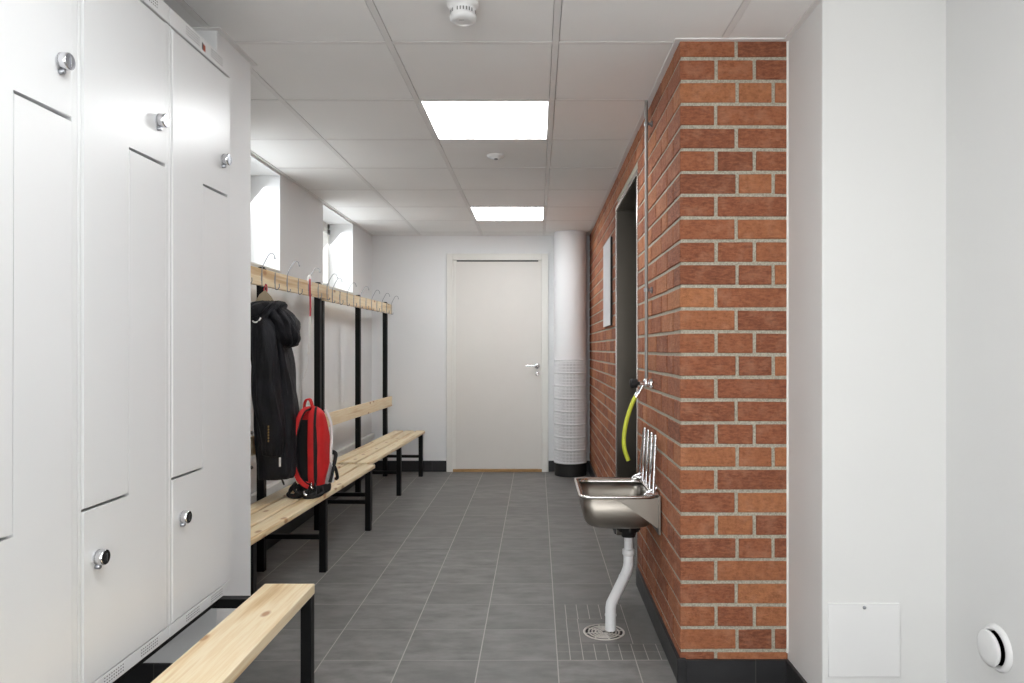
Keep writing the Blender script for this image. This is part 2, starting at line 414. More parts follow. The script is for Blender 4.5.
while Z0 + n * PITCH < CEIL:
    z0, z1 = Z0 + n * PITCH + MJ, Z0 + (n + 1) * PITCH - MJ
    t = (n - 3) % 4   # n = -1 -> course between 331.8 and 354.6 px is D (=3)
    t = (3 - (n + 1)) % 4
    z0c, z1c = max(z0, .07), min(z1, CEIL - .001)
    if z1c - z0c > .006:
        js = frontJ[t]; s0 = sideStart[t] + random.uniform(-.004, .004)
        # corner brick
        brick(XB, XB + js[0] - MJ, YC, YC + s0 - MJ, z0c, z1c)
        ex = [XB + j_ for j_ in js] + [XE + MJ - .001]
        for a, c in zip(ex[:-1], ex[1:]): brick(a + MJ, c - MJ, YC, YC + .08, z0c, z1c)
        y = YC + s0; k = t * 2 + (1 if t in (1, 3) else 0); kk = 0
        while y < YF:
            w = H if (k + kk) % 3 == 0 else S
            kk += 1
            a, c = y + MJ, min(y + w - MJ, YF - .001)
            y += w
            if z1c > .0 and z0c < OPT + .012:
                parts = []
                if a < OP0: parts.append((a, min(c, OP0 - .004)))
                if c > OP1: parts.append((max(a, OP1 + .004), c))
                if z1c > OPT + .02 and z0c < OPT + .012: parts = parts + [(max(a, OP0 - .004), min(c, OP1 + .004))] if False else parts
            else: parts = [(a, c)]
            for a_, c_ in parts: brick(XB, XB + .06, a_, c_, z0c, z1c)
    n += 1
struct(b, 'wall_brick', ['brick', 'mortar'], 'exposed red brick wall with light mortar')
# white edge strip where the brick meets the plaster
b = MB(); b.box(XE - .006, XE + .004, YC - .004, YC + .02, 0.105, CEIL, .001); struct(b, 'trim_2', 'frame', 'thin white sealant edge beside brick')

# skirting tiles
def skirt(name, x0, x1, y0, y1, h, lab, extra=None):
    b = MB(); b.box(x0, x1, y0, y1, 0, h, .0015)
    for e in (extra or []): b.box(*e, .0015)
    return struct(b, name, 'base', lab)
skirt('baseboard_brick', XB - .011, XB + .02, YC - .011, OP0 - .02, .088, 'black tile skirting along the brick',
      [(XB - .011, XB + .02, OP1 + .02, YF, 0, .1), (XB + .02, XE, YC - .011, YC + .02, 0, .083)])
skirt('baseboard_far', XL, -.88, YF - .011, YF + .01, .106, 'black tile skirting on the far wall', [(.112, XB, YF - .011, YF + .01, 0, .106)])
skirt('baseboard_left', XL - .01, XL + .011, 2.787, YF - .011, .106, 'black tile skirting under the windows')
skirt('baseboard_alcove', XE - .011, XE + .01, YA - .011, YC - .011, .083, 'black tile skirting on the white boxing', [(XE, XR, YA - .011, YA + .01, 0, .083), (XR - .011, XR + .01, YB, YA - .011, 0, .083)])
skirt('baseboard_pier', XL, -1.107, 2.479, 2.49, .108, 'black tile skirting on the white pier', [(-1.11, -1.096, 2.479, 2.787, 0, .108)])
# ceiling edge trims
b = MB(); t = .004
b.box(XB - .02, XB + .001, YC - .02, YF, CEIL - t, CEIL + .001); b.box(XB, XE, YC - .02, YC + .001, CEIL - t, CEIL + .001)
b.box(XE - .02, XE, YA - .02, YC - .02, CEIL - t, CEIL + .001); b.box(XE, XR, YA - .02, YA, CEIL - t, CEIL + .001)
b.box(XL, XL + .02, 2.787, YF, CEIL - t, CEIL + .001); b.box(XL, XB, YF - .02, YF, CEIL - t, CEIL + .001)
b.box(-1.107, -1.087, 2.47, 2.80, CEIL - t, CEIL + .001); b.box(XL, -1.107, 2.47, 2.49, CEIL - t, CEIL + .001)
struct(b, 'trim_1', 'grid', 'white metal edge profile round the ceiling')
# pipe casing low on the window wall
b = MB(); b.box(XL, XL + .035, 2.787, 6.98, .33, .378, .003); struct(b, 'trim_3', 'frame', 'white trunking running low along the window wall')

# steel lined opening in brick
b = MB(); tk = .006
b.box(XB - .006, XB + .004, OP0 - .022, OP0 + .004, 0, OPT + .02, .001, 1); b.box(XB - .006, XB + .004, OP1 - .004, OP1 + .018, 0, OPT + .02, .001, 1)
b.box(XB - .006, XB + .004, OP0, OP1, OPT - .006, OPT + .02, .001, 1)
b.box(XB, OPD - .05, OP1 - tk, OP1, 0, OPT); b.box(XB, OPD - .05, OP0, OP0 + tk, 0, OPT); b.box(XB, OPD - .05, OP0, OP1, OPT - tk, OPT)
o = struct(b, 'door_2', ['steelDark', 'steelrim'], 'stainless steel lift doorway lined in brushed metal')
b = MB(); b.box(OPD - .05, OPD - .03, OP0, (OP0 + OP1) / 2 - .002, 0, OPT, .002); b.build('door_leaf', 'steelDark', o)
b = MB(); b.box(OPD - .05, OPD - .03, (OP0 + OP1) / 2 + .002, OP1, 0, OPT, .002); b.build('door_leaf', 'steelDark', o)

# far door ----------------------------------------------------------
DX0, DX1, DT = -.878, .110, 2.118
b = MB(); y0 = YF - .03
b.box(DX0, DX0 + .062, y0, YF + .02, 0, DT, .003); b.box(DX1 - .062, DX1, y0, YF + .02, 0, DT, .003); b.box(DX0 + .062, DX1 - .062, y0, YF + .02, DT - .062, DT, .003)
b.box(DX0 + .06, DX0 + .098, YF - .014, YF + .02, 0, DT - .06); b.box(DX1 - .098, DX1 - .06, YF - .014, YF + .02, 0, DT - .06)
dr = struct(b, 'door_1', 'frame', 'cream door with frame in far wall')
b = MB(); b.box(DX0 + .09, DX1 - .066, YF - .018, YF + .01, .028, DT - .078, .002); lf = b.build('door_leaf', 'door', dr)
b = MB(); b.box(DX0 + .07, DX1 - .07, YF - .012, YF + .02, DT - .078, DT - .06); b.build('top_gap', 'plasticgrey', dr)
b = MB(); b.box(DX0 + .062, DX1 - .062, YF - .03, YF + .02, 0, .026, .004); b.build('threshold', 'thresh', dr)
hx = (537.2 - 537) / 720 * YF; hz = CZ - (366 - 349) / 720 * YF
b = MB(); b.lathe([(.001, -.026), (.024, -.026), (.026, -.02), (.026, 0)], (hx, YF - .018, hz), 'y', 24)
b.tube(curve([(hx, YF - .03, hz), (hx, YF - .066, hz), (hx - .02, YF - .074, hz + .002), (hx - .105, YF - .074, hz + .004)], 6), .009, 10)
b.build('door_handle', 'chrome', lf)
b = MB(); b.lathe([(.001, -.02), (.018, -.02), (.021, -.015), (.021, 0)], (hx, YF - .018, hz - .075), 'y', 20)
b.box(hx - .004, hx + .004, YF - .05, YF - .035, hz - .09, hz - .06, .002); b.build('lock_turn', 'chrome', lf)

# ------------------------------------------------------------------ ceiling fittings
names = {(10): 'square glowing ceiling panel, the nearer of the two bright panels', (14): 'square glowing ceiling panel near the far door'}
for (x0, x1, y0, y1) in lit:
    near = abs(y0 - 3.2) < .1; far = abs(y0 - 5.6) < .1
    lab = names[10] if near else names[14] if far else 'square glowing ceiling panel above %s half of the locker room behind the photographer' % ('left' if x0 < 0 else 'right')
    if not near and not far: lab = 'square ceiling panel %s, %s' % ('on the left' if x0 < 0 else 'on the right', 'beside the lockers' if y0 > .5 else 'near the rear wall')
    t_ = empty('ceiling_light', ((x0 + x1) / 2, (y0 + y1) / 2, CEIL), lab, 'ceiling light', 0, 'glowing square ceiling panels')
    b = MB(); w = .294
    for e in ((-w, w, -w - .002, -w + .008), (-w, w, w - .008, w + .002), (-w, -w + .012, -w, w), (w - .012, w, -w, w)): b.box(e[0], e[1], e[2], e[3], -.001, .025)
    b.build('frame', 'grid', t_)
    b = MB(); b.box(-w + .012, w - .012, -w + .008, w - .008, .003, .012); b.build('diffuser', 'lamp', t_)
# smoke detector
t_ = empty('smoke_detector', (-.236, 2.30, CEIL), 'white round smoke detector with slotted side on the ceiling', 'smoke detector')
b = MB(); b.lathe([(.052, 0), (.052, -.008), (.048, -.014), (.043, -.02)], n=40); b.build('base', 'plasticwhite', t_)
b = MB(); b.lathe([(.043, -.018), (.0405, -.024), (.0405, -.04), (.043, -.044), (.0425, -.052), (.036, -.058), (.02, -.0595), (.001, -.0595)], n=40)
hd = b.build('sensor_head', 'plasticwhite', t_)
b = MB()
for k in range(26):
    a = 2 * PI * k / 26
    if k % 7 == 3: continue
    b.box(.040, .0412, -.0018, .0018, -.038, -.027, mat=Matrix.Rotation(a, 4, 'Z'))
b.build('slots', 'plasticgrey', hd)
b = MB(); b.box(-.012, .004, -.014, -.011, -.0602, -.0592); b.build('indicator', 'plasticgrey', hd)
# small ceiling disc
t_ = empty('ceiling_sensor', (-.234, 4.11, CEIL), 'small flat white sensor disc on the ceiling between the two light panels', 'ceiling sensor')
b = MB(); b.lathe([(.05, 0), (.05, -.006), (.044, -.012), (.03, -.014), (.028, -.02), (.001, -.022)], n=36); b.build('housing', 'plasticwhite', t_)
b = MB(); b.lathe([(.01, -.02), (.01, -.026), (.001, -.027)], (.0, -.008, 0), n=16); b.build('lens', 'plasticgrey', t_)

# ------------------------------------------------------------------ lockers
LX = -1.03; LZ0, LZ1 = .384, 2.151; DB, DTP = .42, 2.099
def locker(y0, lab, sticker=False):
    O = (LX, y0, LZ0); T = empty('locker', O, lab, 'locker', 0, 'lockers standing in a row on the left')
    W = .4
    b = MB(); b.box(-.55, -.075, .0005, W - .0005, 0, LZ1 - LZ0, .002)
    # face frame
    b.box(-.075, 0, .0005, .0125, DB - LZ0, DTP - LZ0, .0015); b.box(-.075, 0, W - .0205, W - .0005, DB - LZ0, DTP - LZ0, .0015)
    b.build('body', 'locker', T)
    b = MB(); b.box(-.075, .0015, .0008, W - .0008, DTP - LZ0 + .004, LZ1 - LZ0, .0015); b.box(-.075, -.03, .0125, W - .0205, DTP - LZ0 - .006, DTP - LZ0 + .004, 0, 1)
    tv = b.build('top_vent_strip', ['locker', 'dark'], T)
    def dots(zc, rows, parent):
        for c0 in (.075, .235):
            b = MB()
            for i in range(9):
                for j in range(rows):
                    yy = .02 + c0 + i * .0095; zz = zc + (j - (rows - 1) / 2) * .0075
                    b.box(.0012, .0018, yy, yy + .0045, zz, zz + .0022)
            b.build('vent_holes', 'lockerhole', parent)
    dots(.5 * (DTP + LZ1) - LZ0 + .003, 4, tv)
    b = MB(); b.box(-.075, .0015, .0008, W - .0008, 0, DB - LZ0 - .0025, .0015); bv = b.build('base_vent_strip', 'locker', T)
    dots(.5 * (DB + LZ0) - LZ0 - .001, 3, bv)
    # L-shaped doors
    ya, yb, ym = .0145, W - .0225, .198; zt = 1.700 - LZ0; zb = .826 - LZ0; g = .0012
    z0, z1 = DB - LZ0 + .0005, DTP - LZ0 - .003
    up = [(ya, zb + .0035), (ym - g, zb + .0035), (ym - g, zt + .004), (yb, zt + .004), (yb, z1), (ya, z1)]
    lo = [(ya, z0), (yb, z0), (yb, zt - .004), (ym + g, zt - .004), (ym + g, zb - .0035), (ya, zb - .0035)]
    for nm, pts, ky, kz in (('upper_door', up, .335, 1.812 - LZ0), ('lower_door', lo, .062, .708 - LZ0)):
        b = MB(); b.prism(pts, 'x', -.015, .002)
        es = [e for e in b.bm.edges if all(v.co.x > 0 for v in e.verts)]
        bmesh.ops.bevel(b.bm, geom=es, offset=.0018, segments=2, affect='EDGES')
        d = b.build(nm, 'locker', T)
        b = MB(); b.lathe([(.0140, .0), (.0140, .005), (.0185, .006), (.0185, .022), (.0168, .024)], (.002, ky, kz), 'x', 28, (True, False))
        b.lathe([(.0168, .024), (.015, .0242), (.001, .0242)], (.002, ky, kz), 'x', 28, (False, True), mi=1 if nm == 'lower_door' else 2, smooth=False)
        b.box(.0255, .0285, ky - .001, ky + .001, kz - .010, kz + .010, mi=0)
        b.lathe([(.006, 0), (.006, .010), (.004, .012)], (.002, ky, kz - .022), 'x', 16, mi=2)
        b.build('lock_knob', ['chrome', 'blackgloss', 'wire'], d)
    if sticker:
        b = MB(); yy, zz = .205, 2.125 - LZ0
        b.box(.0016, .0022, yy - .012, yy - .004, zz - .011, zz + .010, mi=0); b.box(.0016, .0023, yy - .003, yy + .010, zz - .012, zz + .007, mi=1)
        b.build('sticker', ['lockerhole', 'copper'], T)
    return T
lk = [locker(1.215, 'white two-door locker cut by the left edge of the photo'),
      locker(1.616, 'white two-door locker in the middle of the row'),
      locker(2.017, 'white two-door locker next to the white pier with orange sticker on top edge', True)]

# stand with bench board under lockers
T = empty('locker_stand', (-.90, 1.1, 0), 'black steel locker stand with a pine bench board, in the foreground', 'bench')
o = (-.90, 1.1, 0)
b = MB(); b.box(-.897 - o[0], -.732 - o[0], 0, 2.374 - o[1], .387, .42, .003); b.build('bench_board', 'pine', T)
def legt(name, x, y, z1=.352, parent=T, oo=o):
    b = MB(); b.box(x - oo[0], x + .035 - oo[0], y - oo[1], y + .035 - oo[1], 0, z1, .002); return b.build(name, 'black', parent)
for y in (1.16, 2.333):
    legt('leg', -.767, y, .387); legt('leg', -1.50, y)
    b = MB(); b.box(-1.50 - o[0], -.767 - o[0], y - o[1], y + .035 - o[1], .352, .382, .001); b.build('cross_bar', 'black', T)
for x in (-1.50, -1.07):
    b = MB(); b.box(x - o[0], x + .03 - o[0], 1.195 - o[1], 2.333 - o[1], .364, .382, .001); b.build('side_bar', 'black', T)

# ------------------------------------------------------------------ coat-rack benches
def bench(x, y, lab):
    T = empty('coat_rack_bench', (x, y, 0), lab, 'bench', math.radians(-2.3), 'benches with coat rails under the windows')
    Ln = 1.93; fy = [.05, .94, 1.82]; tb = .036
    for k in range(3):
        x1 = .004 - k * .104
        b = MB(); b.box(x1 - .088, x1, 0, Ln, .393, .42, .006); b.build('seat_board', 'pine', T)
    b = MB(); b.box(-.335, -.311, 0, Ln, .65, .745, .004); b.build('backrest_board', 'pine', T)
    b = MB(); b.box(-.335, -.311, 0, Ln, 1.525, 1.615, .003); rail = b.build('coat_rail', 'pine', T)
    for f in fy:
        b = MB(); b.box(-.036, 0, f, f + tb, 0, .393, .002); b.build('front_leg', 'black', T)
        b = MB(); b.box(-.375, -.335, f, f + tb, 0, 1.625, .002)
        b.lathe([(.016, 1.625), (.0185, 1.632), (.010, 1.634), (.001, 1.634)], (-.355, f + .018, 0), n=20); b.build('upright', 'black', T)
        b = MB(); b.box(-.335, -.036, f + .005, f + .03, .175, .200, .002); b.build('stretcher', 'black', T)
        b = MB(); b.box(-.335, -.036, f + .004, f + .032, .365, .393, .002); b.build('seat_support', 'black', T)
    for k in range(6):
        hy = .17 + .343 * k; x0 = -.3085
        pts = [(x0 + .018, hy, 1.535), (x0 + .016, hy, 1.523), (x0 + .004, hy, 1.52), (x0, hy, 1.53), (x0, hy, 1.58), (x0, hy, 1.61), (x0 + .008, hy, 1.635), (x0 + .034, hy, 1.683), (x0 + .048, hy, 1.693), (x0 + .062, hy, 1.688), (x0 + .069, hy, 1.668)]
        b = MB(); b.tube(curve(pts, 4), .0024, 8)
        b.lathe([(.001, -.004), (.004, -.003), (.0045, 0), (.004, .003), (.001, .004)], (x0 + .069, hy, 1.667), n=10)
        b.box(x0 - .0026, x0 - .0008, hy - .007, hy + .007, 1.55, 1.59, .0005); b.build('coat_hook', 'wire', T)
        if k < 5:
            h2 = hy + .1715
            pts = [(x0 + .022, h2, 1.55), (x0 + .022, h2, 1.53), (x0 + .010, h2, 1.518), (x0, h2, 1.528), (x0, h2, 1.59), (x0, h2, 1.612)]
            b = MB(); b.tube(curve(pts, 4), .0024, 8); b.box(x0 - .0026, x0 - .0008, h2 - .007, h2 + .007, 1.55, 1.59, .0005)
            b.build('coat_hook', 'wire', T)
    return T
B1 = bench(-1.165, 2.90, 'pine bench with coat rail carrying the black jacket and red backpack')
B2 = bench(-1.144, 4.905, 'empty pine bench with coat rail nearest the far door')

# ------------------------------------------------------------------ jacket
def sq(th, p):
    c, s = math.cos(th), math.sin(th)
    return math.copysign(abs(c) ** p, c), math.copysign(abs(s) ** p, s)
JO = (-1.402, 3.75, 0)
T = empty('jacket', (JO[0], JO[1], .54), 'black hooded jacket hanging from a coat hook', 'jacket', math.radians(9))
J = (JO[0], JO[1], .54)
def loft(levels, n=64, amp=.006, nf=5, seed=0., zn=3.0, sm=.7, sharp=0.):
    R = []
    # resample smoothly
    ks = [Vector(l[:3]).to_tuple() + tuple(l[3:]) for l in levels]
    full = []
    C1 = curve([(l[0], l[1], l[2]) for l in levels], 6); C2 = curve([(l[3], l[4], 0) for l in levels], 6)
    for c, r in zip(C1, C2):
        ring = []
        for i in range(n):
            th = 2 * PI * i / n; a, s_ = sq(th, sm)
            fold = noise.noise(Vector((math.cos(th) * nf * .5 + seed, math.sin(th) * nf * .5, c.z * zn))) + .5 * noise.noise(Vector((math.cos(th) * nf + seed, math.sin(th) * nf + 4, c.z * zn * 2)))
            k = 1 + amp * fold / max(.02, min(r.x, r.y))
            ring.append((c.x + a * r.x * k, c.y + s_ * r.y * k, c.z + .004 * fold))
        R.append(ring)
    return R
# torso (levels: x, y, z, rx, ry) in local coords
b = MB()
b.rings(loft([(.058, 0, .0, .098, .185), (.06, 0, .03, .104, .195), (.056, 0, .16, .102, .185), (.046, 0, .34, .096, .175), (.032, 0, .52, .088, .165), (.014, 0, .68, .078, .16), (0, 0, .76, .072, .15), (-.005, 0, .82, .055, .11), (-.006, 0, .86, .045, .07)], amp=.024, nf=7, seed=1.3, zn=2.2), mi=0)
b.build('body', 'coat', T)
def sleeve(side):
    y = side
    b = MB()
    b.rings(loft([(.065, y * .165, .12, .040, .050), (.065, y * .172, .14, .050, .06), (.058, y * .185, .26, .055, .066), (.035, y * .185, .42, .060, .070), (.025, y * .170, .60, .062, .074), (.012, y * .145, .74, .056, .075), (0, y * .10, .815, .045, .07), (-.005, y * .08, .84, .02, .035)], n=40, amp=.016, nf=5, seed=side * 3 + 8., zn=3.5, sm=.9))
    return b.build('sleeve', 'coat', T)
s1 = sleeve(-1); s2 = sleeve(1)
# hood folded over the top towards the aisle
b = MB()
b.rings(loft([(-.07, -.05, .72, .03, .05), (-.06, -.05, .78, .06, .1), (-.035, -.05, .845, .085, .125), (-.01, -.045, .885, .085, .115), (.01, -.04, .91, .065, .08), (.015, -.04, .92, .02, .03)], n=56, amp=.03, nf=8, seed=5, zn=9))
b.rings(loft([(.088, -.03, .680, .02, .03), (.09, -.03, .695, .048, .075), (.088, -.03, .74, .066, .10), (.066, -.03, .80, .078, .112), (.04, -.035, .85, .072, .105), (.02, -.04, .895, .04, .06)], n=56, amp=.028, nf=8, seed=9, zn=9))
b.build('hood', 'coat', T, loc=(.006, 0, -.02))
# collar lining, hanging loop, logo, hem details
b = MB()
b.prism([(-.055, .90), (.035, .90), (.022, .925), (-.008, .958), (-.035, .935)], 'y', -.03, -.022, 0)
b.build('collar_lining', 'coatlining', T)
b = MB(); b.tube(curve([(-.014, -.01, .94), (-.018, .0, .965), (-.010, .01, .99), (-.004, .0, .965), (-.004, -.01, .94)], 6), .003, 8); b.build('hanging_loop', 'strapred', T)
b = MB(); b.tube(curve([(-.034, -.186, .792), (-.022, -.192, .785), (-.006, -.192, .790), (.004, -.184, .808)], 5), .0035, 8, flat=(.004, .003, (0, 1, 0))); b.build('hood_logo', 'packwhite', T)
b = MB(); b.tube([(.098, -.20, .115), (.098, -.20, .07)], .005, 8); b.build('reflective_tab', 'packwhite', s1)
b = MB()
for k in range(6): b.box(.052, .057, -.258, -.250, .20 + k * .014, .209 + k * .014)
b.build('sleeve_print', 'khaki', s1)
b = MB()
for (yy, zz) in ((-.206, .07), (-.20, .24)):
    b = MB(); b.lathe([(.001, -.004), (.008, -.003), (.009, 0), (.009, .004)], (-.035, yy - .004, zz), 'y', 16); b.build('snap_button', 'lockerhole', T)
b = MB(); b.tube(curve([(.10, -.19, .02), (.112, -.2, -.01), (.118, -.2, -.02), (.112, -.19, -.006), (.09, -.15, .01)], 5), .003, 8); b.build('hem_cord', 'packblack', T)

# ------------------------------------------------------------------ lanyard
hx_, hy_ = -1.165, 2.90
def hookpos(bx, by, k, dx=0):
    ly = .17 + .343 * k; lx = -.3085 + dx; a = math.radians(-2.3)
    return (bx + lx * math.cos(a) - ly * math.sin(a), by + lx * math.sin(a) + ly * math.cos(a))
HX, HY = hookpos(hx_, hy_, 4, .01)
T = empty('lanyard', (HX, HY, 1.35), 'red and white ribbon lanyard hanging from a coat hook beside the jacket', 'lanyard')
def band(name, pts, w, m):
    b = MB(); b.tube(curve(pts, 6), w, 8, flat=(w, .0015, (0, 1, 0))); return b.build(name, m, T)
band('white_loop', [(-.014, -.004, .245), (-.012, -.004, .285), (-.006, -.004, .298), (.003, -.004, .285), (.004, -.004, .24)], .005, 'strapwhite')
band('red_ribbon', [(-.001, -.006, .275), (0, -.008, .20), (.002, -.007, .12), (.001, -.007, .035)], .0055, 'strapred')
band('white_ribbon', [(.001, -.0075, .045), (.0, -.0075, -.03), (-.003, -.0075, -.12), (-.009, -.0075, -.19)], .0085, 'strapwhite')
b = MB(); b.tube(curve([(-.004, -.007, -.18), (-.015, -.007, -.26), (-.034, -.007, -.32), (-.05, -.007, -.36)], 6), .0015, 6); b.build('cord', 'strapwhite', T)

# ------------------------------------------------------------------ backpack
PO = (-1.196, 3.84, .4205)
T = empty('backpack', PO, 'red backpack with black straps and white trim standing on the pine bench', 'backpack', math.radians(-9)); T.scale = (.82, .92, 1.04)
# shape function for side profile
def packring(z, w, yb, yf, n=40, p=.45):
    ring = []
    cy = (yb + yf) / 2; ry = (yf - yb) / 2
    for i in range(n):
        a, s_ = sq(2 * PI * i / n, p + .1)
        ring.append((a * w, cy + s_ * ry, z))
    return ring
def smoothrings(levels, n=40, p=.45, amp=.004):
    C1 = curve([(l[1], l[2], l[3]) for l in levels], 5); C0 = curve([(l[0], 0, 0) for l in levels], 5)
    R = []
    for z, c in zip(C0, C1):
        r = packring(z.x, max(c.x, .004), c.y, c.z, n, p)
        R.append([(x + amp * noise.noise(Vector((x * 12, y * 12, zz * 12))), y + amp * noise.noise(Vector((y * 14, x * 14, zz * 10 + 5))), zz) for x, y, zz in r])
    return R
body = [(.035, .085, -.05, .07), (.05, .086, -.06, .09), (.12, .09, -.066, .105), (.22, .09, -.068, .10), (.31, .088, -.068, .085), (.38, .082, -.064, .062), (.42, .074, -.056, .035), (.445, .045, -.042, .005), (.45, .02, -.035, -.01)]
b = MB(); b.rings(smoothrings(body, amp=.010)); b.build('main_body', 'red', T)
b = MB(); b.rings(smoothrings([(.001, .07, -.05, .075), (.010, .094, -.066, .094), (.035, .099, -.07, .097), (.052, .094, -.066, .09)], amp=.01)); b.build('base_panel', 'packblack', T)
# back padding (black mesh) on -y
b = MB(); b.rings(smoothrings([(.06, .03, -.078, -.05), (.08, .062, -.086, -.05), (.2, .066, -.09, -.05), (.34, .06, -.086, -.05), (.385, .035, -.075, -.045)], amp=.003)); b.build('back_padding', 'packblack', T)
# front pockets
b = MB(); b.rings(smoothrings([(.035, .05, .08, .10), (.05, .074, .075, .125), (.10, .080, .075, .135), (.17, .076, .07, .128), (.205, .06, .07, .105), (.22, .03, .07, .09)], amp=.006)); pk = b.build('front_pocket', 'red', T)
b = MB(); b.rings(smoothrings([(.235, .05, .06, .088), (.25, .062, .055, .1), (.29, .06, .05, .098), (.33, .045, .045, .078), (.345, .02, .04, .06)], amp=.004)); b.build('upper_pocket', 'redmesh', T)
# white piping down the side (+x): follows front edge of the body
def pipe_side(sx):
    return [(sx * .070, .030, .432), (sx * .080, .052, .40), (sx * .091, .066, .36), (sx * .0945, .074, .31), (sx * .098, .066, .26), (sx * .1, .05, .215), (sx * .1, .05, .17), (sx * .1, .066, .12), (sx * .098, .082, .075), (sx * .09, .09, .05)]
for sx in (1, -1):
    b = MB(); b.tube(curve(pipe_side(sx), 6), .006, 10, flat=(.009, .007, (sx, 0, 0))); b.build('white_piping', 'packwhite', T)
# grey mesh side pocket and black compression strap on +x side
b = MB(); b.rings([[(x * 1 + .012, y, z) for x, y, z in r] for r in smoothrings([(.05, .088, .0, .085), (.09, .094, -.002, .09), (.14, .092, .02, .085), (.165, .088, .04, .075)], amp=.002)]); b.build('side_mesh_pocket', 'packgrey', T)
b = MB(); b.tube(curve([(.108, .02, .06), (.112, .05, .12), (.110, .085, .165), (.09, .13, .19), (.06, .14, .20)], 6), .01, 8, flat=(.005, .013, (1, 0, 0)))
b.tube(curve([(.112, .055, .15), (.117, .085, .11), (.108, .12, .07), (.085, .14, .055)], 6), .01, 8, flat=(.005, .011, (1, 0, 0))); b.build('compression_strap', 'packblack', T)
b = MB(); b.rings([[(x * .8 + .02, y, z) for x, y, z in r] for r in smoothrings([(.10, .05, .11, .135), (.13, .055, .11, .145), (.17, .05, .10, .14), (.19, .03, .09, .12)], amp=.003)]); b.build('pocket_flap', 'packblack', pk)
# shoulder straps: padded red with black border
straps = {1: [(.028, -.055, .440), (.040, -.085, .430), (.050, -.112, .37), (.054, -.122, .28), (.054, -.120, .18), (.048, -.108, .11), (.040, -.085, .06)],
          -1: [(.010, -.060, .438), (-.020, -.100, .420), (-.042, -.135, .34), (-.052, -.148, .25), (-.048, -.142, .165), (-.030, -.128, .105), (.0, -.120, .075), (.034, -.110, .06)]}
for sx in (1, -1):
    pts = straps[sx]
    b = MB(); b.tube(curve(pts, 7), .02, 14, flat=(.021 if sx > 0 else .017, .006, (0, -1, 0))); st = b.build('shoulder_strap', 'red', T)
    e = .024 if sx > 0 else .018
    b = MB(); b.tube(curve([(p[0] + e, p[1] + .002, p[2] + .004) for p in pts], 7), .008 if sx > 0 else .005, 8); b.build('strap_edging', 'packblack', st)
    b = MB(); b.tube(curve([(sx * .06, -.09, .07), (sx * .088, -.12, .035), (sx * .072, -.145, .016), (sx * .03, -.15, .014), (sx * .01, -.12, .014), (sx * .05, -.085, .02)], 6), .01, 8, flat=(.004, .012, (0, 0, 1)))
    b.tube(curve([(sx * .09, -.05, .045), (sx * .112, -.08, .022), (sx * .10, -.125, .014), (sx * .055, -.14, .012), (sx * .03, -.11, .04)], 6), .0085, 8)
    b.tube(curve([(sx * .04, -.08, .06), (sx * .05, -.13, .045), (sx * .02, -.15, .03), (sx * -.01, -.13, .012)], 6), .008, 8); b.build('adjuster_webbing', 'packblack', T)
for bp in ([(.060, -.125, .075), (.066, -.135, .06), (.073, -.13, .05)], [(.030, -.158, .04), (.037, -.164, .028), (.049, -.16, .022)]):
    b = MB(); b.tube(curve(bp, 4), .006, 8); b.build('buckle', 'chrome', T)
# grab handle
b = MB(); b.tube(curve([(-.030, -.05, .415), (-.027, -.055, .455), (-.015, -.056, .485), (.008, -.056, .487), (.020, -.055, .455), (.022, -.05, .415)], 6), .01, 10, flat=(.013, .004, (0, 0, 1))) if False else None
b.tube(curve([(-.032, -.045, .415), (-.030, -.05, .455), (-.016, -.052, .484), (.010, -.052, .486), (.024, -.05, .455), (.026, -.045, .415)], 6), .01, 12, flat=(.015, .0045, (1, 0, .01)))
b.build('grab_handle', 'red', T)

# ------------------------------------------------------------------ ventilation duct
VX, VY, VR = .316, 6.84, .154
T = empty('ventilation_column', (VX, VY, 0), 'white round ventilation column beside the far door', 'air duct')
zt_, zb_ = CZ - (360 - 349) / 720 * 6.7, CZ - (463 - 349) / 720 * 6.72
b = MB(); b.lathe([(VR * .97, 0), (VR * .97, zb_ + .005)], n=64); b.build('plinth', 'rubber', T)
b = MB(); b.lathe([(VR, zt_ - .02), (VR, CEIL - .002)], n=96); b.build('duct', 'duct', T)
b = MB(); b.lathe([(VR - .003, zb_), (VR - .003, zt_)], n=96, mi=1)
rows = 8; hh = (zt_ - zb_) / rows
for k in range(rows + 1):
    z = zb_ + k * hh; b.lathe([(VR - .004, z - .009), (VR + .002, z - .008), (VR + .002, z + .008), (VR - .004, z + .009)], n=96, caps=(False, False))
for k in range(72):
    a = 2 * PI * k / 72
    b.box(VR - .004, VR + .0005, -.0040, .0040, zb_, zt_, mi=0, mat=Matrix.Rotation(a, 4, 'Z'))
for k in range(rows):
    for j in range(1, 4):
        z = zb_ + k * hh + j * hh / 4; b.lathe([(VR - .004, z - .0035), (VR + .0002, z - .0035), (VR + .0002, z + .0035), (VR - .004, z + .0035)], n=96, caps=(False, False))
b.build('perforated_grille', ['duct', 'slotlight'], T)

# white board on brick
T = empty('notice_board', (XB - .004, 5.13, 1.65), 'flat light grey notice board hung on the brick beyond the steel doorway', 'board')
b = MB(); b.box(-.010, .006, -.25, .25, -.295, .305, .001); b.build('backing', 'dark', T)
b = MB(); b.box(-.013, -.0098, -.25, .25, -.295, .305, .001); b.build('panel', 'glazed', T)

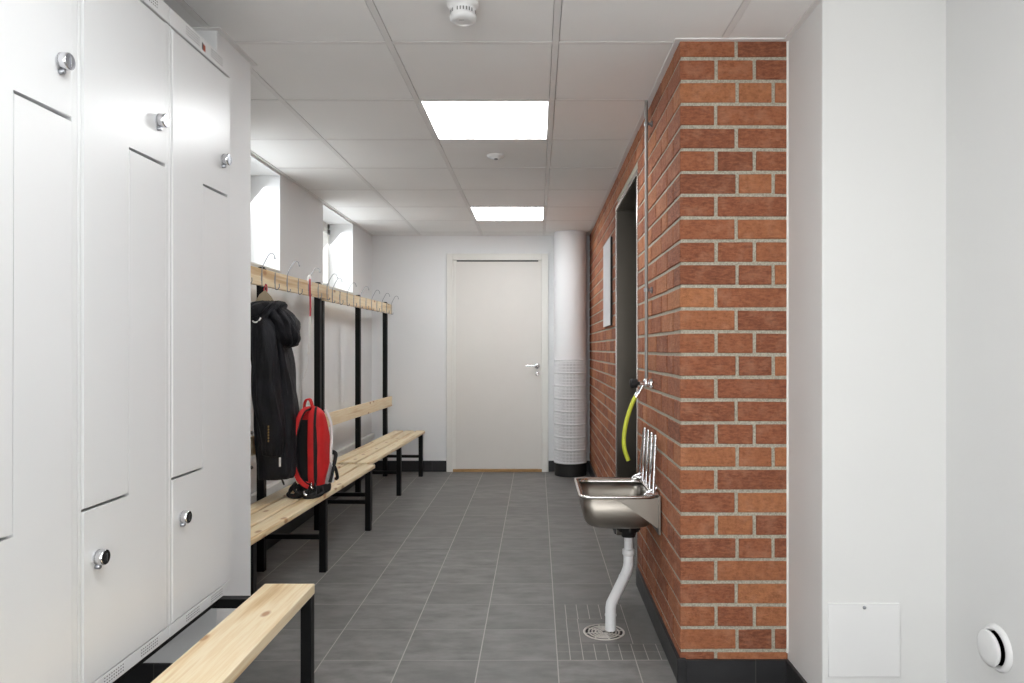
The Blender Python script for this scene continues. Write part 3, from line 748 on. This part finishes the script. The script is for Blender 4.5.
# ------------------------------------------------------------------ sink
SX0, SX1, SY0, SY1, SZ_ = .172, .500, 2.948, 3.400, .587
O = (SX1, (SY0 + SY1) / 2, SZ_)
T = empty('utility_sink', (XB - .004, O[1], .45), 'stainless steel wall-hung utility sink with white drain pipe', 'sink'); O = (XB - .004, O[1], .45)
def rrect(x0, x1, y0, y1, r, z, n=6):
    pts = []
    for cx, cy, a0 in ((x1 - r, y1 - r, 0), (x0 + r, y1 - r, PI / 2), (x0 + r, y0 + r, PI), (x1 - r, y0 + r, 1.5 * PI)):
        for k in range(n + 1):
            a = a0 + PI / 2 * k / n; pts.append((cx + r * math.cos(a) - O[0], cy + r * math.sin(a) - O[1], z - O[2]))
    return pts
def ins(d, z, r): return rrect(SX0 + d, SX1 - d * .6, SY0 + d, SY1 - d, r, z)
D = []
bz = .440
outer = [ins(.105, bz - .004, .05), ins(.07, bz, .06), ins(.043, bz + .012, .06), ins(.027, bz + .035, .058), ins(.0215, bz + .065, .052), ins(.019, SZ_ - .014, .045)]
inner = [ins(.022, SZ_ - .012, .045), ins(.025, bz + .07, .05), ins(.032, bz + .04, .055), ins(.055, bz + .018, .055), ins(.08, bz + .008, .055), ins(.11, bz + .004, .045)]
b = MB(); b.rings(outer + inner, (False, True)); bmesh.ops.recalc_face_normals(b.bm, faces=b.bm.faces)
# close the outer bottom
b.bm.faces.new([v for v in list(b.bm.verts)[:len(outer[0])]][::-1])
b.build('basin', 'steel', T)
b = MB()
b.rings([ins(.024, SZ_ - .014, .046), ins(.004, SZ_ - .010, .043), ins(0, SZ_ - .005, .042), ins(.001, SZ_ + .001, .042), ins(.007, SZ_ + .003, .042), ins(.014, SZ_ + .001, .042), ins(.024, SZ_ - .002, .045), ins(.026, SZ_ - .016, .045)], (False, False))
b.build('rolled_rim', 'steelrim', T)
# side brackets (triangular) + wall plate
for y in (SY0 + .012, SY1 - .016):
    b = MB(); b.prism([(SX0 + .15 - O[0], SZ_ - .006 - O[2]), (XB - .004 - O[0], SZ_ - .006 - O[2]), (XB - .004 - O[0], .452 - O[2]), (XB - .012 - O[0], .452 - O[2])], 'y', y - O[1], y + .004 - O[1])
    b.build('side_bracket', 'steel', T)
b = MB(); b.box(XB - .014 - O[0], XB - .005 - O[0], SY0 - O[1], SY1 - O[1], .43 - O[2], SZ_ + .002 - O[2], .001)
b.box(XB - .010 - O[0], XB - .005 - O[0], SY0 - O[1], SY1 - O[1], SZ_ - O[2], .80 - O[2], .001) if False else None
b.build('wall_plate', 'steel', T)
# drain fitting and pipe
PX, PY = .402, 3.165
b = MB(); b.lathe([(.062, bz - .002), (.062, bz - .014), (.05, bz - .02), (.045, bz - .045), (.03, bz - .05), (.03, bz - .07)], (PX - O[0], PY - O[1], -O[2]), n=28)
for k in range(8):
    a = k * PI / 4; b.box(.044, .052, -.004, .004, bz - .042 - O[2], bz - .02 - O[2], mat=Matrix.Translation((PX - O[0], PY - O[1], 0)) @ Matrix.Rotation(a, 4, 'Z'))
b.build('drain_fitting', 'rubber', T)
b = MB(); b.lathe([(.028, bz + .006), (.03, bz + .009), (.018, bz + .010), (.001, bz + .008)], (PX - O[0], PY - O[1], -O[2]), n=28); b.build('strainer', 'steelrim', T)
def PP(l): return [L(p, O) for p in l]
b = MB()
b.tube(PP([(PX, PY, .385), (PX, PY, .30)]), .0195, 20); b.lathe([(.020, .315), (.027, .312), (.027, .292), (.022, .285), (.0195, .284)], (PX - O[0], PY - O[1], -O[2]), n=24)
path = [(PX, PY, .30), (PX, PY, .25), (PX - .003, PY - .005, .235), (PX - .012, PY - .018, .215), (.327, 3.058, .135), (.314, 3.042, .118), (.3105, 3.038, .10), (.3105, 3.038, .008)]
b.tube(PP(path), .0225, 20)
dirv = (Vector(path[4]) - Vector(path[3]))
for t0 in (.18,): 
    c0 = Vector(path[3]) + dirv * t0; c1 = Vector(path[3]) + dirv * (t0 + .03); b.tube(PP([c0, c1]), .0240, 20)
b.lathe([(.0245, .075), (.0245, .068)], (.3105 - O[0], 3.038 - O[1], -O[2]), n=20)
b.build('drain_pipe', 'pipe', T)
# folded-up bucket grate
b = MB(); wr = .0064
gx0 = .484; zz0, zz1 = SZ_ + .012, .828
def gp(l): return PP(l)
b.tube(gp([(gx0, SY0 + .03, zz0), (gx0, SY1 - .03, zz0)]), wr, 10)
for k in range(4):
    ya = SY0 + .012 + k * .098
    pts = [(gx0 - .006, ya - .004, zz0), (gx0 + .008, ya + .036, zz1 - .045), (gx0 + .013, ya + .045, zz1 - .006), (gx0 + .014, ya + .058, zz1), (gx0 + .013, ya + .072, zz1 - .006), (gx0 + .009, ya + .080, zz1 - .045), (gx0 - .004, ya + .118, zz0)]
    b.tube(gp(curve(pts, 5)), wr, 8)
    b.tube(gp([(gx0 + .004, ya + .058, zz0), (gx0 + .014, ya + .058, zz1)]), wr * .6, 8)
b.tube(gp([(gx0 + .010, SY0 + .03, zz1 - .04), (gx0 + .010, SY1 - .03, zz1 - .04)]), wr * .7, 8)
b.build('folded_bucket_grate', 'chrome', T)
for y in (SY0 + .03, SY1 - .035):
    b = MB()
    b.box(gx0 - .035 - O[0], gx0 + .016 - O[0], y - .007 - O[1], y + .007 - O[1], SZ_ + .001 - O[2], SZ_ + .016 - O[2], .003)
    b.tube(gp(curve([(gx0 - .04, y, SZ_ + .002), (gx0 - .032, y, SZ_ + .012), (gx0 - .012, y, SZ_ + .02), (gx0 + .012, y, SZ_ + .03)], 5)), .004, 8)
    b.build('grate_hinge', 'chrome', T)

# floor drain
T = empty('floor_drain', (.282, 3.03, 0), 'round stainless floor drain grate under the white pipe', 'floor drain')
b = MB(); b.box(-.10, .10, -.10, .10, 0, .0012, .0004); b.build('drain_plate', 'plateg', T)
b = MB(); b.lathe([(.086, .001), (.088, .003), (.086, .0045), (.080, .0045), (.078, .003)], n=48, caps=(False, False))
b.lathe([(.079, .0022), (.001, .0022)], n=48, caps=(True, False))
grate = b
for r in (.064, .050, .036, .022):
    grate.lathe([(r - .0035, .002), (r - .0035, .0042), (r + .0035, .0042), (r + .0035, .002)], n=40, caps=(False, False))
for k in range(8): grate.box(.008, .08, -.0028, .0028, .002, .0043, mat=Matrix.Rotation(k * PI / 4 + .2, 4, 'Z'))
for f in grate.bm.faces:
    c = f.calc_center_median()
    if abs(c.z - .0022) < 1e-4 and (c.x ** 2 + c.y ** 2) ** .5 < .08 and len(f.verts) != 4 or (abs(f.verts[0].co.z - .0022) < 1e-5 and all(abs(v.co.z - .0022) < 1e-5 for v in f.verts)): f.material_index = 1
grate.build('grate', ['grate', 'plasticgrey'], T)

# cut tiles around the drain (laid flush in the floor)
b = MB(); x0, x1, y0, y1 = .0785, XB - .012, 2.76, 3.36
b.box(x0, x1, y0, y1, 0, .0004, mi=1)
def cells(xa, xb, ya, yb, nx, ny):
    for i in range(nx):
        for j in range(ny):
            u0 = xa + (xb - xa) * i / nx; u1 = xa + (xb - xa) * (i + 1) / nx; v0 = ya + (yb - ya) * j / ny; v1 = ya + (yb - ya) * (j + 1) / ny
            g = .0017
            if u0 >= x1 - .004: continue
            b.box(u0 + g, min(u1 - g, x1), v0 + g, v1 - g, 0, .0009)
cells(.0785, .0785 + .45, 2.76, 2.91, 9, 2)
cells(.0785, .1785, 2.91, 3.18, 2, 2); cells(.1785, .1815, 2.91, 3.18, 1, 1)
cells(.1785, .3885, 2.91, 3.18, 1, 1); cells(.3885, .51, 2.91, 3.36, 1, 1)
cells(.0785, .3885, 3.18, 3.36, 6, 1)
o_ = b.build('trim_4', ['mosaic', 'grout']); o_['kind'] = 'structure'; o_['label'] = 'small cut floor tiles round the drain'; o_['category'] = 'floor tiles'

# ------------------------------------------------------------------ water pipe, tap and hose
WXp, WYp = XB - .026, 3.20
vz = 1.04
T = empty('water_tap', (WXp, WYp, vz), 'chrome wall tap with yellow hose and riser pipe above the sink', 'tap'); O = (WXp, WYp, vz)
b = MB(); b.tube([(0, 0, .01), (0, 0, CEIL - vz - .002)], .0072, 14); b.build('riser_pipe', 'greypipe', T)
for z in (CZ + (349 - 124) / 720 * WYp, CZ + (349 - 290) / 720 * WYp):
    b = MB(); zz = z - vz; b.lathe([(.0105, zz - .008), (.0115, zz), (.0105, zz + .008)], n=16); b.tube([(0, 0, zz), (.027, 0, zz)], .005, 10); b.lathe([(.014, .020), (.014, .027)], (0, 0, zz), 'x', 16); b.build('pipe_clamp', 'wire', T)
b = MB(); b.tube([(.024, 0, 0), (-.03, 0, 0)], .0125, 16); b.lathe([(.020, .016), (.022, .024)], (0, 0, 0), 'x', 20); b.lathe([(.013, -.012), (.015, -.004), (.015, .012), (.010, .022)], n=18)
b.lathe([(.011, -.006), (.011, .006)], (.02, -.016, 0), 'z', 12)
b.tube(curve([(-.012, 0, -.004), (-.022, -.002, -.022), (-.034, -.004, -.045), (-.043, -.004, -.060)], 5), [.0095] * 16, 14); b.build('valve_body', 'chrome', T)
b = MB(); b.lathe([(.008, -.03), (.008, -.038), (.0185, -.040), (.021, -.046), (.0185, -.052), (.021, -.058), (.021, -.068), (.016, -.073), (.001, -.073)], (0, 0, 0), 'x', 20); b.build('black_knob', 'rubber', T)
def at(px, py, Y): return ((px - 537) / 720 * Y - O[0], Y - O[1], CZ + (349 - py) / 720 * Y - O[2])
hp = [at(636.5, 395, WYp - .004), at(632, 404, WYp - .01), at(627, 419, WYp - .015), at(624, 436, WYp - .02), at(624.5, 449, WYp - .02), at(628.3, 460.5, WYp - .02)]
b = MB(); b.tube(curve(hp, 7), .0095, 14); hs = b.build('yellow_hose', 'hose', T)
b = MB(); b.tube([Vector(hp[0]) + Vector((.006, 0, .008)), Vector(hp[0]) - Vector((.003, 0, .010))], .0115, 14); b.build('hose_clip', 'chrome', hs)

# ------------------------------------------------------------------ right side fittings
T = empty('access_panel', ((863.5 - 537) / 720 * YA, YA, .277), 'square white access hatch low on the boxed-out white wall', 'access panel')
b = MB(); b.box(-.113, .113, -.006, .002, -.116, .116, .002); b.build('cover', 'plasticwhite', T)
b = MB(); b.lathe([(.001, -.010), (.005, -.009), (.0055, -.006)], (0, 0, .103), 'y', 14); b.build('latch', 'wire', T)
YV = 1.29 * 720 / (998 - 537)
T = empty('wall_valve', (XR, YV, CZ - 299 / 720 * YV), 'round white air valve disc low on the right wall', 'air vent')
b = MB(); b.lathe([(.064, 0), (.064, -.004), (.058, -.011), (.050, -.012), (.047, -.006), (.046, 0)], (0, 0, 0), 'x', 48, (False, False)); b.build('ring', 'plasticwhite', T)
b = MB(); b.lathe([(.046, -.001), (.001, -.001)], (0, 0, 0), 'x', 40, (True, False)); b.lathe([(.01, 0), (.01, -.02)], (0, 0, 0), 'x', 12); b.build('throat', 'dark', T)
b = MB(); b.lathe([(.034, -.014), (.047, -.022), (.050, -.027), (.046, -.031), (.03, -.034), (.001, -.035)], (0, 0, 0), 'x', 48); b.build('disc', 'plasticwhite', T)

# ------------------------------------------------------------------ light, world, camera
w = bpy.data.worlds.new('World'); SC.world = w; w.use_nodes = True
bg = w.node_tree.nodes['Background']; sk = w.node_tree.nodes.new('ShaderNodeTexSky')
sk.sky_type = 'HOSEK_WILKIE'; sk.turbidity = 8; sk.sun_direction = (-.3, -.5, .8)
mx = w.node_tree.nodes.new('ShaderNodeMix'); mx.data_type = 'RGBA'; mx.inputs[0].default_value = .75
w.node_tree.links.new(sk.outputs[0], mx.inputs[6]); mx.inputs[7].default_value = (.93, .96, 1, 1)
w.node_tree.links.new(mx.outputs[2], bg.inputs['Color']); bg.inputs['Strength'].default_value = 1.6

cam = bpy.data.cameras.new('camera'); co = bpy.data.objects.new('camera', cam); COL.objects.link(co)
co.location = (0, 0, CZ); co.rotation_euler = (PI / 2, 0, 0)
cam.sensor_width = 36; cam.lens = 720 / 1024 * 36; cam.shift_x = -25 / 1024; cam.shift_y = 7.5 / 1024
cam.clip_start = .02
SC.camera = co
vs = SC.view_settings; vs.view_transform = 'Standard'; vs.look = 'None'; vs.gamma = 1; vs.use_curve_mapping = False; vs.exposure = 0.18
